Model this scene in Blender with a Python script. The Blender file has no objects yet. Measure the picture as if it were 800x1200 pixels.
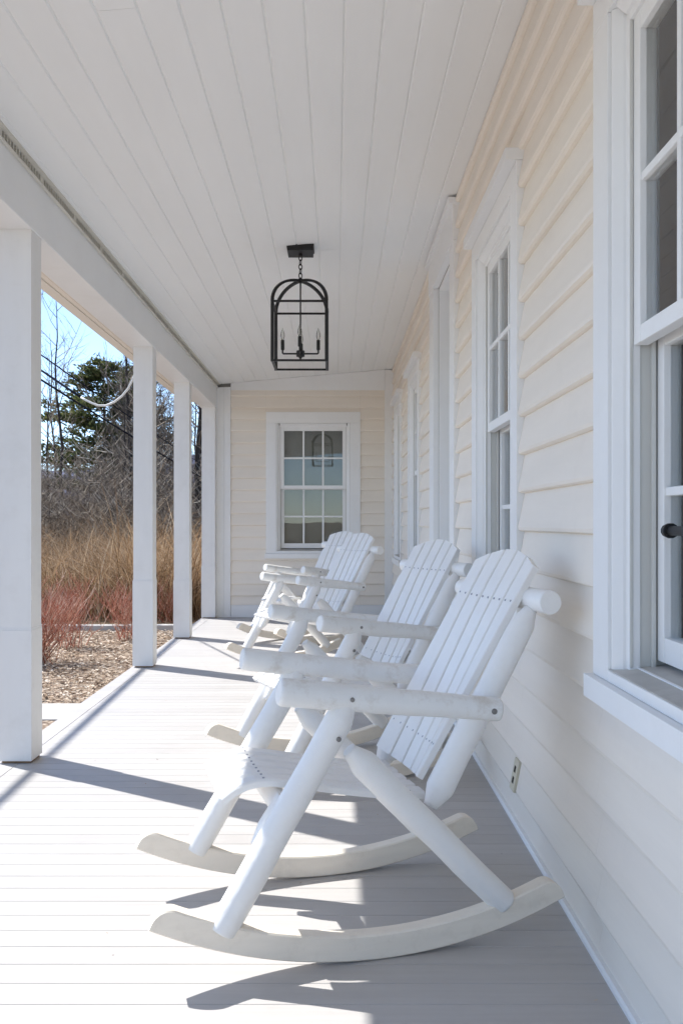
import bpy, bmesh, math, random
from mathutils import noise, Vector, Matrix, Quaternion
R = math.radians
random.seed(7)
scene = bpy.context.scene
COL = scene.collection

# ------------------------------------------------------------------ helpers
def tag(o, label=None, cat=None, group=None, kind=None):
    if label: o['label'] = label
    if cat: o['category'] = cat
    if group: o['group'] = group
    if kind: o['kind'] = kind
    return o

def empty(name, loc=(0, 0, 0), rz=0.0, parent=None):
    o = bpy.data.objects.new(name, None)
    COL.objects.link(o)
    o.location = loc
    o.rotation_euler = (0, 0, rz)
    o.empty_display_size = 0.1
    if parent: o.parent = parent
    return o

class MB:
    """collects geometry, then links it as ONE mesh object"""
    def __init__(self):
        self.v = []; self.f = []; self.m = []; self.s = []
    def face(self, idx, mat=0, smooth=False):
        self.f.append(idx); self.m.append(mat); self.s.append(smooth)
    def poly(self, pts, mat=0, smooth=False):
        b = len(self.v); self.v.extend([tuple(p) for p in pts])
        self.face(tuple(range(b, b + len(pts))), mat, smooth)
    def box(self, a, b, mat=0, fn=None):
        x0, y0, z0 = [min(p, q) for p, q in zip(a, b)]
        x1, y1, z1 = [max(p, q) for p, q in zip(a, b)]
        P = [(x0,y0,z0),(x1,y0,z0),(x1,y1,z0),(x0,y1,z0),(x0,y0,z1),(x1,y0,z1),(x1,y1,z1),(x0,y1,z1)]
        if fn: P = [fn(*p) for p in P]
        n = len(self.v); self.v.extend(P)
        for q in ((0,3,2,1),(4,5,6,7),(0,1,5,4),(1,2,6,5),(2,3,7,6),(3,0,4,7)):
            self.face(tuple(n + i for i in q), mat)
    def prism(self, prof, fn, t0, t1, mat=0, smooth=False):
        """prof: closed list of 2-D points, fn(p, q, t) -> 3-D point"""
        n = len(self.v); k = len(prof)
        self.v.extend([tuple(fn(p, q, t0)) for p, q in prof])
        self.v.extend([tuple(fn(p, q, t1)) for p, q in prof])
        for i in range(k):
            j = (i + 1) % k
            self.face((n+i, n+j, n+k+j, n+k+i), mat, smooth)
        self.face(tuple(n + i for i in range(k))[::-1], mat)
        self.face(tuple(n + k + i for i in range(k)), mat)
    def rings(self, rings, mat=0, cap=True, smooth=True):
        n = len(self.v); k = len(rings[0])
        for r in rings: self.v.extend([tuple(p) for p in r])
        for a in range(len(rings) - 1):
            for i in range(k):
                j = (i + 1) % k
                self.face((n+a*k+i, n+a*k+j, n+(a+1)*k+j, n+(a+1)*k+i), mat, smooth)
        if cap:
            self.face(tuple(n + i for i in range(k))[::-1], mat)
            e = n + (len(rings) - 1) * k
            self.face(tuple(e + i for i in range(k)), mat)
    def tube(self, pts, radii, sides=10, mat=0, cap=True, wob=0.0, seed=0):
        rnd = random.Random(seed)
        pts = [Vector(p) for p in pts]
        if not hasattr(radii, '__len__'): radii = [radii] * len(pts)
        rings = []; prev = None
        ph = [rnd.uniform(0, 6.28) for _ in range(4)]
        for i, p in enumerate(pts):
            d = (pts[min(i+1, len(pts)-1)] - pts[max(i-1, 0)]).normalized()
            if prev is None:
                u = d.orthogonal().normalized()
            else:
                u = (prev - d * prev.dot(d)).normalized()
            prev = u; w = d.cross(u)
            ring = []
            for k in range(sides):
                a = 2 * math.pi * k / sides
                r = radii[i] * (1 + wob * (math.sin(2*a + ph[0] + i*0.35) + 0.6 * math.sin(3*a + ph[1] - i*0.5)))
                ring.append(p + (u * math.cos(a) + w * math.sin(a)) * r)
            rings.append(ring)
        self.rings(rings, mat, cap)
    def build(self, name, mats, parent=None, bevel=0.0, seg=2, fix=True):
        me = bpy.data.meshes.new(name)
        me.from_pydata(self.v, [], self.f)
        if not isinstance(mats, (list, tuple)): mats = [mats]
        for m in mats: me.materials.append(m)
        me.polygons.foreach_set('material_index', self.m)
        me.polygons.foreach_set('use_smooth', self.s)
        if fix:
            bm = bmesh.new(); bm.from_mesh(me)
            bmesh.ops.recalc_face_normals(bm, faces=bm.faces)
            bm.to_mesh(me); bm.free()
        me.update()
        o = bpy.data.objects.new(name, me)
        COL.objects.link(o)
        if parent: o.parent = parent
        if bevel:
            b = o.modifiers.new('bevel', 'BEVEL'); b.width = bevel; b.segments = seg
            b.limit_method = 'ANGLE'; b.angle_limit = R(40)
        return o

# ------------------------------------------------------------------ materials
def new_mat(name):
    m = bpy.data.materials.new(name); m.use_nodes = True
    nt = m.node_tree
    return m, nt, nt.nodes['Principled BSDF']

def N(nt, t, **kw):
    n = nt.nodes.new(t)
    for k, v in kw.items():
        if k in n.inputs: n.inputs[k].default_value = v
        else: setattr(n, k, v)
    return n

def ramp(nt, stops, interp='LINEAR'):
    n = nt.nodes.new('ShaderNodeValToRGB'); n.color_ramp.interpolation = interp
    el = n.color_ramp.elements
    while len(el) < len(stops): el.new(0.5)
    for e, (p, c) in zip(el, stops):
        e.position = p; e.color = (c[0], c[1], c[2], 1)
    return n

def mixc(nt, a, b, fac, mode='MIX'):
    n = nt.nodes.new('ShaderNodeMix'); n.data_type = 'RGBA'; n.blend_type = mode
    for sock, val in ((n.inputs[0], fac), (n.inputs[6], a), (n.inputs[7], b)):
        if hasattr(val, 'is_output'): nt.links.new(val, sock)
        elif isinstance(val, (int, float)): sock.default_value = val
        else: sock.default_value = (*val, 1)
    return n.outputs[2]

def paint(name, col, rough=0.5, var=0.05, scale=(3, 3, 3), dirt=None, dirt_amt=0.0, dirt_scale=6.0,
          bump=0.05, bump_scale=(60, 60, 60), spec=0.4, specks=0.0, speck_col=(0.12, 0.10, 0.08)):
    m, nt, p = new_mat(name); L = nt.links.new
    tc = N(nt, 'ShaderNodeTexCoord')
    mp = N(nt, 'ShaderNodeMapping'); mp.inputs['Scale'].default_value = scale
    L(tc.outputs['Object'], mp.inputs['Vector'])
    no = N(nt, 'ShaderNodeTexNoise', Scale=1.0, Detail=5.0, Roughness=0.6)
    L(mp.outputs['Vector'], no.inputs['Vector'])
    r = ramp(nt, [(0.3, [c * (1 - var) for c in col]), (0.7, [min(1, c * (1 + var * 0.4)) for c in col])])
    L(no.outputs['Fac'], r.inputs['Fac'])
    out = r.outputs['Color']
    if dirt:
        n2 = N(nt, 'ShaderNodeTexNoise', Scale=dirt_scale, Detail=8.0, Roughness=0.7)
        L(tc.outputs['Object'], n2.inputs['Vector'])
        r2 = ramp(nt, [(0.52, (0, 0, 0)), (0.72, (dirt_amt,) * 3)])
        L(n2.outputs['Fac'], r2.inputs['Fac'])
        out = mixc(nt, out, dirt, r2.outputs['Color'])
    if specks:
        vo = N(nt, 'ShaderNodeTexVoronoi', Scale=specks); L(tc.outputs['Object'], vo.inputs['Vector'])
        lt = N(nt, 'ShaderNodeMath', operation='LESS_THAN'); lt.inputs[1].default_value = 0.055
        L(vo.outputs['Distance'], lt.inputs[0])
        wn = N(nt, 'ShaderNodeSeparateColor'); L(vo.outputs['Color'], wn.inputs[0])
        g = N(nt, 'ShaderNodeMath', operation='GREATER_THAN'); g.inputs[1].default_value = 0.72
        L(wn.outputs[0], g.inputs[0])
        mu = N(nt, 'ShaderNodeMath', operation='MULTIPLY'); L(lt.outputs[0], mu.inputs[0]); L(g.outputs[0], mu.inputs[1])
        mu2 = N(nt, 'ShaderNodeMath', operation='MULTIPLY'); L(mu.outputs[0], mu2.inputs[0]); mu2.inputs[1].default_value = 0.6
        out = mixc(nt, out, speck_col, mu2.outputs[0])
    L(out, p.inputs['Base Color'])
    p.inputs['Roughness'].default_value = rough
    p.inputs['Specular IOR Level'].default_value = spec
    if bump:
        mb = N(nt, 'ShaderNodeMapping'); mb.inputs['Scale'].default_value = bump_scale
        L(tc.outputs['Object'], mb.inputs['Vector'])
        nb = N(nt, 'ShaderNodeTexNoise', Scale=1.0, Detail=4.0)
        L(mb.outputs['Vector'], nb.inputs['Vector'])
        b = N(nt, 'ShaderNodeBump', Strength=bump, Distance=0.01)
        L(nb.outputs['Fac'], b.inputs['Height']); L(b.outputs['Normal'], p.inputs['Normal'])
    return m

M = {}
M['trim'] = paint('white_trim_paint', (0.82, 0.825, 0.825), 0.45, 0.04, dirt=(0.5, 0.47, 0.42), dirt_amt=0.12, bump=0.04)
M['post'] = paint('white_post_paint', (0.805, 0.80, 0.785), 0.5, 0.05, (6, 6, 1.2), dirt=(0.5, 0.47, 0.42), dirt_amt=0.13, bump=0.06, bump_scale=(60, 60, 6))
M['ceil'] = paint('ceiling_paint', (0.84, 0.845, 0.84), 0.55, 0.035, (4, 0.7, 4), bump=0.03, bump_scale=(90, 8, 60))
M['siding'] = paint('cream_siding_paint', (0.83, 0.768, 0.685), 0.5, 0.05, (2, 0.8, 8), dirt=(0.62, 0.57, 0.5), dirt_amt=0.15, dirt_scale=3.0, bump=0.06, bump_scale=(8, 6, 90))
M['siding_end'] = paint('cream_end_siding_paint', (0.83, 0.768, 0.685), 0.5, 0.05, (0.8, 2, 8), dirt=(0.62, 0.57, 0.5), dirt_amt=0.15, dirt_scale=3.0, bump=0.06, bump_scale=(6, 8, 90))
M['chair'] = paint('white_chair_paint', (0.845, 0.835, 0.815), 0.42, 0.05, (9, 9, 9), dirt=(0.55, 0.49, 0.40), dirt_amt=0.14, dirt_scale=9.0, bump=0.18, bump_scale=(38, 38, 38), specks=8.0, speck_col=(0.50, 0.44, 0.36))
M['arm'] = paint('weathered_arm_paint', (0.81, 0.81, 0.795), 0.5, 0.06, (9, 9, 9), dirt=(0.45, 0.38, 0.30), dirt_amt=0.55, dirt_scale=11.0, bump=0.2, bump_scale=(20, 60, 60))
M['rocker'] = paint('cream_rocker_wood', (0.85, 0.775, 0.665), 0.5, 0.07, (3, 20, 20), dirt=(0.50, 0.43, 0.35), dirt_amt=0.25, dirt_scale=14.0, bump=0.10, bump_scale=(8, 80, 80))
M['bolt'] = paint('grey_bolt_metal', (0.26, 0.25, 0.24), 0.45, 0.2, bump=0); M['bolt'].node_tree.nodes['Principled BSDF'].inputs['Metallic'].default_value = 0.6
M['screw'] = paint('dark_screw_metal', (0.36, 0.36, 0.40), 0.6, 0.1, bump=0)
M['black'] = paint('black_lantern_metal', (0.012, 0.012, 0.013), 0.5, 0.2, bump=0.05)
M['candle'] = paint('dark_candle_sleeve', (0.02, 0.02, 0.02), 0.6, 0.1, bump=0)
M['rawwood'] = paint('raw_brown_wood', (0.30, 0.18, 0.10), 0.8, 0.3, (20, 20, 20))
M['dark'] = paint('dark_slot_fill', (0.03, 0.028, 0.025), 0.9, 0.2, bump=0)
M['vent'] = paint('vent_strip_cream', (0.66, 0.63, 0.56), 0.6, 0.08, bump=0.03)
M['jamb'] = paint('grey_white_vinyl', (0.60, 0.60, 0.57), 0.4, 0.04, bump=0.02)
M['subsill'] = paint('grey_sill_paint', (0.52, 0.50, 0.47), 0.6, 0.15, (8, 8, 8), dirt=(0.3, 0.27, 0.23), dirt_amt=0.5, bump=0.1)
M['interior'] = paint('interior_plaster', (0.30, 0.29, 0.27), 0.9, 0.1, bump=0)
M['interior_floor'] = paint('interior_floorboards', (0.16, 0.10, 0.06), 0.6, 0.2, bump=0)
M['shade'] = paint('mauve_grey_fabric', (0.76, 0.66, 0.65), 0.9, 0.08, bump=0.1, bump_scale=(200, 200, 200))
M['curtain'] = paint('dark_grey_curtain', (0.13, 0.13, 0.12), 0.9, 0.1, bump=0.05)
M['outlet'] = paint('ivory_plate', (0.62, 0.57, 0.44), 0.4, 0.04, bump=0)
M['concrete'] = paint('pale_concrete', (0.50, 0.48, 0.45), 0.9, 0.12, (4, 4, 4), dirt=(0.33, 0.30, 0.26), dirt_amt=0.4, bump=0.2)
M['white_cable'] = paint('white_cable', (0.72, 0.71, 0.68), 0.5, 0.05, bump=0)
M['wire'] = paint('black_wire', (0.02, 0.022, 0.03), 1.0, 0.05, bump=0, spec=0.0)
M['bark'] = paint('grey_brown_bark', (0.17, 0.135, 0.11), 0.95, 0.35, (3, 3, 1), bump=0.2)
M['bark2'] = paint('dark_bark', (0.055, 0.043, 0.036), 0.95, 0.35, (3, 3, 1), bump=0.2)
M['roof'] = paint('grey_roof_felt', (0.16, 0.15, 0.15), 0.9, 0.15, bump=0.1)
M['hill'] = paint('haze_blue_wooded_hill', (0.085, 0.095, 0.16), 1.0, 0.25, (0.02, 0.02, 0.03), bump=0)  # blue of distance haze is put into the base colour

def attr_mat(name, stops, rough=0.9, trans=0.0):
    """plants: the colour varies from one clump to the next with a noise in object space"""
    m, nt, p = new_mat(name); L = nt.links.new
    ge = N(nt, 'ShaderNodeNewGeometry')
    r = ramp(nt, stops)
    L(ge.outputs['Random Per Island'], r.inputs['Fac'])
    L(r.outputs['Color'], p.inputs['Base Color'])
    p.inputs['Roughness'].default_value = rough
    p.inputs['Specular IOR Level'].default_value = 0.2
    if trans:
        t = N(nt, 'ShaderNodeBsdfTranslucent'); L(r.outputs['Color'], t.inputs['Color'])
        mx = N(nt, 'ShaderNodeMixShader'); mx.inputs[0].default_value = trans
        L(p.outputs[0], mx.inputs[1]); L(t.outputs[0], mx.inputs[2])
        L(mx.outputs[0], nt.nodes['Material Output'].inputs['Surface'])
    return m
M['grass'] = attr_mat('dry_grass', [(0.0, (0.08, 0.05, 0.028)), (0.35, (0.25, 0.155, 0.085)), (0.75, (0.42, 0.285, 0.165)), (1.0, (0.64, 0.52, 0.38))], trans=0.35)
M['brush'] = attr_mat('grey_brush', [(0.0, (0.06, 0.046, 0.036)), (0.4, (0.21, 0.165, 0.125)), (0.8, (0.40, 0.325, 0.25)), (1.0, (0.66, 0.59, 0.48))])
M['redtwig'] = attr_mat('red_twigs', [(0.0, (0.22, 0.07, 0.045)), (0.4, (0.46, 0.17, 0.11)), (0.75, (0.57, 0.31, 0.22)), (1.0, (0.70, 0.56, 0.47))])
M['needle'] = attr_mat('pine_needles', [(0.0, (0.04, 0.055, 0.022)), (0.5, (0.09, 0.11, 0.04)), (0.85, (0.15, 0.155, 0.06)), (1.0, (0.20, 0.16, 0.08))], trans=0.4)
M['chip'] = attr_mat('bark_chips', [(0.0, (0.13, 0.08, 0.055)), (0.35, (0.36, 0.26, 0.18)), (0.75, (0.56, 0.45, 0.34)), (1.0, (0.74, 0.66, 0.56))])

def ground_mat():
    m, nt, p = new_mat('ground_soil_and_straw'); L = nt.links.new
    tc = N(nt, 'ShaderNodeTexCoord')
    a = N(nt, 'ShaderNodeTexNoise', Scale=0.35, Detail=8.0, Roughness=0.65); L(tc.outputs['Object'], a.inputs['Vector'])
    b = N(nt, 'ShaderNodeTexNoise', Scale=14.0, Detail=6.0, Roughness=0.7); L(tc.outputs['Object'], b.inputs['Vector'])
    r = ramp(nt, [(0.3, (0.11, 0.075, 0.045)), (0.55, (0.24, 0.17, 0.10)), (0.75, (0.33, 0.26, 0.16))])
    L(a.outputs['Fac'], r.inputs['Fac'])
    r2 = ramp(nt, [(0.3, (0.45, 0.45, 0.45)), (0.7, (1.2, 1.15, 1.1))]); L(b.outputs['Fac'], r2.inputs['Fac'])
    L(mixc(nt, r.outputs['Color'], r2.outputs['Color'], 0.8, 'MULTIPLY'), p.inputs['Base Color'])
    p.inputs['Roughness'].default_value = 0.95
    bp = N(nt, 'ShaderNodeBump', Strength=0.5, Distance=0.03); L(b.outputs['Fac'], bp.inputs['Height']); L(bp.outputs['Normal'], p.inputs['Normal'])
    return m
M['ground'] = ground_mat()

def mulch_mat():
    m, nt, p = new_mat('bark_mulch'); L = nt.links.new
    tc = N(nt, 'ShaderNodeTexCoord')
    v = N(nt, 'ShaderNodeTexVoronoi', Scale=45.0); L(tc.outputs['Object'], v.inputs['Vector'])
    s = N(nt, 'ShaderNodeSeparateColor'); L(v.outputs['Color'], s.inputs[0])
    r = ramp(nt, [(0.0, (0.10, 0.065, 0.045)), (0.4, (0.27, 0.19, 0.13)), (0.8, (0.46, 0.36, 0.27)), (1.0, (0.6, 0.5, 0.4))])
    L(s.outputs[0], r.inputs['Fac']); L(r.outputs['Color'], p.inputs['Base Color'])
    p.inputs['Roughness'].default_value = 0.95
    bp = N(nt, 'ShaderNodeBump', Strength=0.8, Distance=0.03); L(v.outputs['Distance'], bp.inputs['Height']); L(bp.outputs['Normal'], p.inputs['Normal'])
    return m
M['mulch'] = mulch_mat()

BW = 0.093          # floor board width
def floor_mat():
    m, nt, p = new_mat('worn_grey_floor_paint'); L = nt.links.new
    tc = N(nt, 'ShaderNodeTexCoord')
    sx = N(nt, 'ShaderNodeSeparateXYZ'); L(tc.outputs['Object'], sx.inputs[0])
    dv = N(nt, 'ShaderNodeMath', operation='DIVIDE'); dv.inputs[1].default_value = BW; L(sx.outputs['Y'], dv.inputs[0])
    fl = N(nt, 'ShaderNodeMath', operation='FLOOR'); L(dv.outputs[0], fl.inputs[0])
    wn = N(nt, 'ShaderNodeTexWhiteNoise', noise_dimensions='1D'); L(fl.outputs[0], wn.inputs['W'])
    r = ramp(nt, [(0.0, (0.455, 0.438, 0.422)), (1.0, (0.505, 0.487, 0.47))]); L(wn.outputs['Value'], r.inputs['Fac'])
    mp = N(nt, 'ShaderNodeMapping'); mp.inputs['Scale'].default_value = (2.0, 30, 10); L(tc.outputs['Object'], mp.inputs['Vector'])
    g = N(nt, 'ShaderNodeTexNoise', Scale=1.0, Detail=6.0, Roughness=0.7); L(mp.outputs['Vector'], g.inputs['Vector'])
    rg = ramp(nt, [(0.3, (0.90, 0.89, 0.88)), (0.7, (1.04, 1.04, 1.04))]); L(g.outputs['Fac'], rg.inputs['Fac'])
    c = mixc(nt, r.outputs['Color'], rg.outputs['Color'], 0.7, 'MULTIPLY')
    n2 = N(nt, 'ShaderNodeTexNoise', Scale=2.2, Detail=9.0, Roughness=0.72); L(tc.outputs['Object'], n2.inputs['Vector'])
    r2 = ramp(nt, [(0.5, (0, 0, 0)), (0.75, (0.35, 0.35, 0.35))]); L(n2.outputs['Fac'], r2.inputs['Fac'])
    c = mixc(nt, c, (0.36, 0.33, 0.31), r2.outputs['Color'])
    vo = N(nt, 'ShaderNodeTexVoronoi', Scale=9.0); L(tc.outputs['Object'], vo.inputs['Vector'])
    lt = N(nt, 'ShaderNodeMath', operation='LESS_THAN'); lt.inputs[1].default_value = 0.035; L(vo.outputs['Distance'], lt.inputs[0])
    sc = N(nt, 'ShaderNodeSeparateColor'); L(vo.outputs['Color'], sc.inputs[0])
    gt = N(nt, 'ShaderNodeMath', operation='GREATER_THAN'); gt.inputs[1].default_value = 0.8; L(sc.outputs[0], gt.inputs[0])
    mu = N(nt, 'ShaderNodeMath', operation='MULTIPLY'); L(lt.outputs[0], mu.inputs[0]); L(gt.outputs[0], mu.inputs[1])
    mu2 = N(nt, 'ShaderNodeMath', operation='MULTIPLY'); L(mu.outputs[0], mu2.inputs[0]); mu2.inputs[1].default_value = 0.55
    c = mixc(nt, c, (0.16, 0.12, 0.10), mu2.outputs[0])
    L(c, p.inputs['Base Color'])
    p.inputs['Roughness'].default_value = 0.5; p.inputs['Specular IOR Level'].default_value = 0.35
    b = N(nt, 'ShaderNodeBump', Strength=0.12, Distance=0.004); L(g.outputs['Fac'], b.inputs['Height']); L(b.outputs['Normal'], p.inputs['Normal'])
    return m
M['floor'] = floor_mat()

def glass_mat(name, tint=(0.93, 0.95, 0.94), ior=1.5):
    m = bpy.data.materials.new(name); m.use_nodes = True
    nt = m.node_tree; nt.nodes.clear(); L = nt.links.new
    out = nt.nodes.new('ShaderNodeOutputMaterial')
    tr = N(nt, 'ShaderNodeBsdfTransparent'); tr.inputs['Color'].default_value = (*tint, 1)
    gl = N(nt, 'ShaderNodeBsdfGlossy'); gl.inputs['Roughness'].default_value = 0.01; gl.inputs['Color'].default_value = (1, 1, 1, 1)
    tc = N(nt, 'ShaderNodeTexCoord')
    no = N(nt, 'ShaderNodeTexNoise', Scale=3.0, Detail=1.0); L(tc.outputs['Object'], no.inputs['Vector'])
    bp = N(nt, 'ShaderNodeBump', Strength=0.06, Distance=0.01); L(no.outputs['Fac'], bp.inputs['Height'])
    L(bp.outputs['Normal'], gl.inputs['Normal'])
    fr = N(nt, 'ShaderNodeFresnel', IOR=ior)
    mu = N(nt, 'ShaderNodeMath', operation='MULTIPLY'); mu.inputs[1].default_value = 1.1; mu.use_clamp = True
    L(fr.outputs[0], mu.inputs[0])
    mx = N(nt, 'ShaderNodeMixShader'); L(mu.outputs[0], mx.inputs[0]); L(tr.outputs[0], mx.inputs[1]); L(gl.outputs[0], mx.inputs[2])
    L(mx.outputs[0], out.inputs['Surface'])
    return m
M['glass'] = glass_mat('window_glass')
M['bulb'] = glass_mat('clear_bulb_glass', (0.9, 0.9, 0.88))

# ------------------------------------------------------------------ key sizes (metres)
WX = 0.686            # house wall
FY = 10.5             # end wall
Y0 = -1.6             # near end of the porch, cut short behind the camera to let light in
EDGE = -1.56          # floor edge
CZ0, CZ1 = 2.725, 2.905   # ceiling height above beam / at wall
def ceil_z(x): return CZ0 + (CZ1 - CZ0) * (x + 1.385) / (WX + 1.385)

# ------------------------------------------------------------------ SETTING: floor, ceiling
mb = MB()
y = math.floor(Y0 / BW) * BW
while y < FY - 0.001:
    y1 = min(y + BW, FY)
    g = 0.0006 + 0.0010 * random.random() ** 3; c = 0.0013
    prof = [(y+g, -0.03), (y1-g, -0.03), (y1-g, -c), (y1-g-c, 0), (y+g+c, 0), (y+g, -c)]
    mb.prism(prof, lambda p, q, t: (t, p, q), EDGE + 0.112, WX - 0.004)
    y += BW
mb.prism([(EDGE, -0.032), (EDGE+0.109, -0.032), (EDGE+0.109, -0.002), (EDGE+0.107, 0), (EDGE+0.006, 0), (EDGE, -0.006)], lambda p, q, t: (p, t, q), Y0, FY)
mb.box((EDGE+0.02, Y0, -0.15), (EDGE+0.045, FY, -0.033))
mb.box((EDGE+0.05, Y0, -0.05), (WX, FY, -0.034))
tag(mb.build('porch_floor', M['floor']), kind='structure')

mb = MB()
CB = 0.136
x = WX + 0.025
while x > -1.36:
    x0 = max(x - CB, -1.375)
    v = 0.006
    prof = [(x0, 0.02), (x0, v), (x0+v, 0), (x-v, 0), (x, v), (x, 0.02)]
    # boards end to end with a hairline butt joint
    cuts = [Y0] + sorted(random.uniform(0, FY) for _ in range(2)) + [FY + 0.03]
    for a, b in zip(cuts[:-1], cuts[1:]):
        dz = random.uniform(-0.0006, 0.0006)
        mb.prism(prof, lambda p, q, t: (p, t, ceil_z(p) + q + dz), a + 0.0006, b - 0.0006)
    x -= CB
tag(mb.build('ceiling', M['ceil']), kind='structure')

# ------------------------------------------------------------------ PORCH FRAME: posts, beam, eave
porch = empty('porch_frame', (-1.48, FY, 0))
tag(porch, 'white porch frame of square posts and long beam along the open garden side', 'porch')
def pb(mb, name, mat, bevel=0.0, parent=None):
    """build in world space, then hang under its thing without moving it"""
    o = mb.build(name, mat, None, bevel)
    p = parent or porch
    o.parent = p
    o.matrix_parent_inverse = Matrix.Translation(-Vector(root_loc(p)))
    return o
def root_loc(p):
    v = Vector((0, 0, 0))
    while p is not None:
        v = v + Vector(p.location); p = p.parent
    return v
POSTS = [4.165, 6.885, 8.595, 10.415]
BZ = 2.445
for i, py in enumerate(POSTS):
    mb = MB(); w = 0.075 if i < 3 else 0.078
    xi = -1.387
    mb.box((xi - 2*w, py - w + 0.005, 0.010), (xi - 0.003, py + w - 0.005, BZ + 0.02))
    hh = [0.61, 0.66, 0.55, 0.6][i]
    # lower casing boards a few mm proud, with a mitred top
    for (a, b) in (((xi - 2*w - 0.005, py - w), (xi, py + w)),):
        mb.box((a[0], a[1], 0.012), (b[0], b[1], hh))
        mb.box((a[0] + 0.003, a[1] + 0.003, hh), (b[0] - 0.0015, b[1] - 0.003, hh + 0.010))
    mb.box((xi - 0.10, py - w - 0.0015 + 0.005, 2.19), (xi - 0.03, py - w + 0.006, 2.1925))
    o = pb(mb, 'post', M['post'], 0.003)
    mb = MB(); mb.box((xi - 2*w + 0.01, py - w + 0.014, 0.0005), (xi - 0.008, py + w - 0.014, 0.02))
    f = pb(mb, 'post_foot', M['rawwood'], 0, o)
    f.parent = o; f.matrix_parent_inverse = o.matrix_parent_inverse.copy(); f.matrix_parent_inverse = Matrix.Identity(4)

mb = MB()
mb.box((-1.571, Y0, BZ), (-1.385, FY, 2.745))
pb(mb, 'beam', M['trim'], 0.004)
mb = MB()   # ventilation strip between beam and ceiling
mb.box((-1.384, Y0, 2.682), (-1.368, FY, 2.688))
mb.box((-1.384, Y0, 2.7225), (-1.350, FY, 2.728))
y = Y0
k = 0
while y < FY - 0.05:
    wide = 0.05 if k % 14 == 13 else 0.009
    mb.box((-1.3835, y, 2.688), (-1.371, y + wide, 2.7225))
    y += wide + 0.026; k += 1
mb.box((-1.3849, Y0, 2.688), (-1.3835, FY, 2.7225), 1)  # near-black backing: shade inside the slots put in as colour
pb(mb, 'vent_strip', [M['vent'], M['dark']])
mb = MB()   # eave beyond the beam: soffit, fascia, roof edge
mb.box((-1.70, Y0, 2.520), (-1.572, FY, 2.535))
for k in range(3):
    mb.box((-1.70 + k*0.042 + 0.004, Y0, 2.5165), (-1.70 + k*0.042 + 0.038, FY, 2.520))
mb.box((-1.775, Y0, 2.512), (-1.702, FY, 2.71))
pb(mb, 'eave', M['siding'], 0.003)
mb = MB()
mb.poly([(-1.82, Y0-.2, 2.72), (5.0, Y0-.2, 3.70), (5.0, FY+4, 3.70), (-1.82, FY+4, 2.72)])
mb.poly([(-1.82, Y0-.2, 2.705), (5.0, Y0-.2, 3.685), (5.0, FY+4, 3.685), (-1.82, FY+4, 2.705)])
mb.poly([(-1.82, Y0-.2, 2.705), (-1.82, FY+4, 2.705), (-1.82, FY+4, 2.72), (-1.82, Y0-.2, 2.72)])
pb(mb, 'roof', M['roof'])

# ------------------------------------------------------------------ HOUSE
house = empty('house', (WX, FY, 0))
tag(house, 'cream clapboard house with white trimmed sash windows along the porch', 'house')
def hb(mb, name, mat, bevel=0.0, parent=None):
    if parent is None or parent is house: return pb(mb, name, mat, bevel, house)
    o = mb.build(name, mat, None, bevel); o.parent = parent
    o.matrix_parent_inverse = Matrix.Translation(-root_loc(parent))
    return o
RW = lambda a, n, z: (WX - n, a, z)       # right wall: a = Y, n = outwards
EW = lambda a, n, z: (a, FY - n, z)       # end wall:   a = X
WIN_R = [(1.187, 2.267), (3.229, 4.290), (7.06, 8.12), (9.00, 10.06)]
WIN_E = (-0.812, 0.290)
DOOR = (4.925, 6.20)
ZS, ZT = 0.72, 2.41

def siding(fn, a0, a1, ztop, holes, mat, name, ztop_fn=None):
    mb = MB(); EXP = 0.1376; z = -0.03; rnd = random.Random(3)
    row = 0
    while z < ztop:
        zt = min(z + EXP, ztop)
        cuts = sorted({a0, a1} | {v for h in holes for v in h[:2] if a0 < v < a1})
        for s, e in zip(cuts[:-1], cuts[1:]):
            mid = (s + e) / 2
            spans = [(max(z, 0.004), zt)]
            for h in holes:
                if h[0] < mid < h[1]:
                    new = []
                    for p, q in spans:
                        if q <= h[2] or p >= h[3]: new.append((p, q)); continue
                        if p < h[2]: new.append((p, h[2]))
                        if q > h[3]: new.append((h[3], q))
                    spans = new
            # board joints every few metres
            jo = [s]
            t = s + rnd.uniform(1.2, 4.0)
            while t < e - 0.4:
                jo.append(t); t += rnd.uniform(2.4, 4.2)
            jo.append(e)
            for p, q in spans:
                if q - p < 0.004: continue
                n_at = lambda zz: 0.032 - 0.027 * (zz - z) / EXP
                ch = min(0.014, (q - p) * .4) if p == max(z, 0.004) else 0.001
                prof = [(0, p), (n_at(p) - ch, p), (n_at(p) - ch*.35, p + ch*.3), (n_at(p + ch), p + ch), (n_at(q), q), (0, q)]
                for ja, jb in zip(jo[:-1], jo[1:]):
                    mb.prism(prof, lambda u, w, tt: fn(tt, u, w), ja + 0.0005, jb - 0.0005)
        z = zt; row += 1
    return hb(mb, name, mat)

def slab(fn, a0, a1, z0, z1, holes, n0, n1, mat, name):
    mb = MB()
    A = sorted({a0, a1} | {v for h in holes for v in h[:2] if a0 < v < a1})
    Z = sorted({z0, z1} | {v for h in holes for v in h[2:] if z0 < v < z1})
    for s, e in zip(A[:-1], A[1:]):
        for p, q in zip(Z[:-1], Z[1:]):
            if any(h[0] < (s+e)/2 < h[1] and h[2] < (p+q)/2 < h[3] for h in holes): continue
            mb.box((s, n0, p), (e, n1, q), 0, fn)
    return hb(mb, name, mat)

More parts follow.
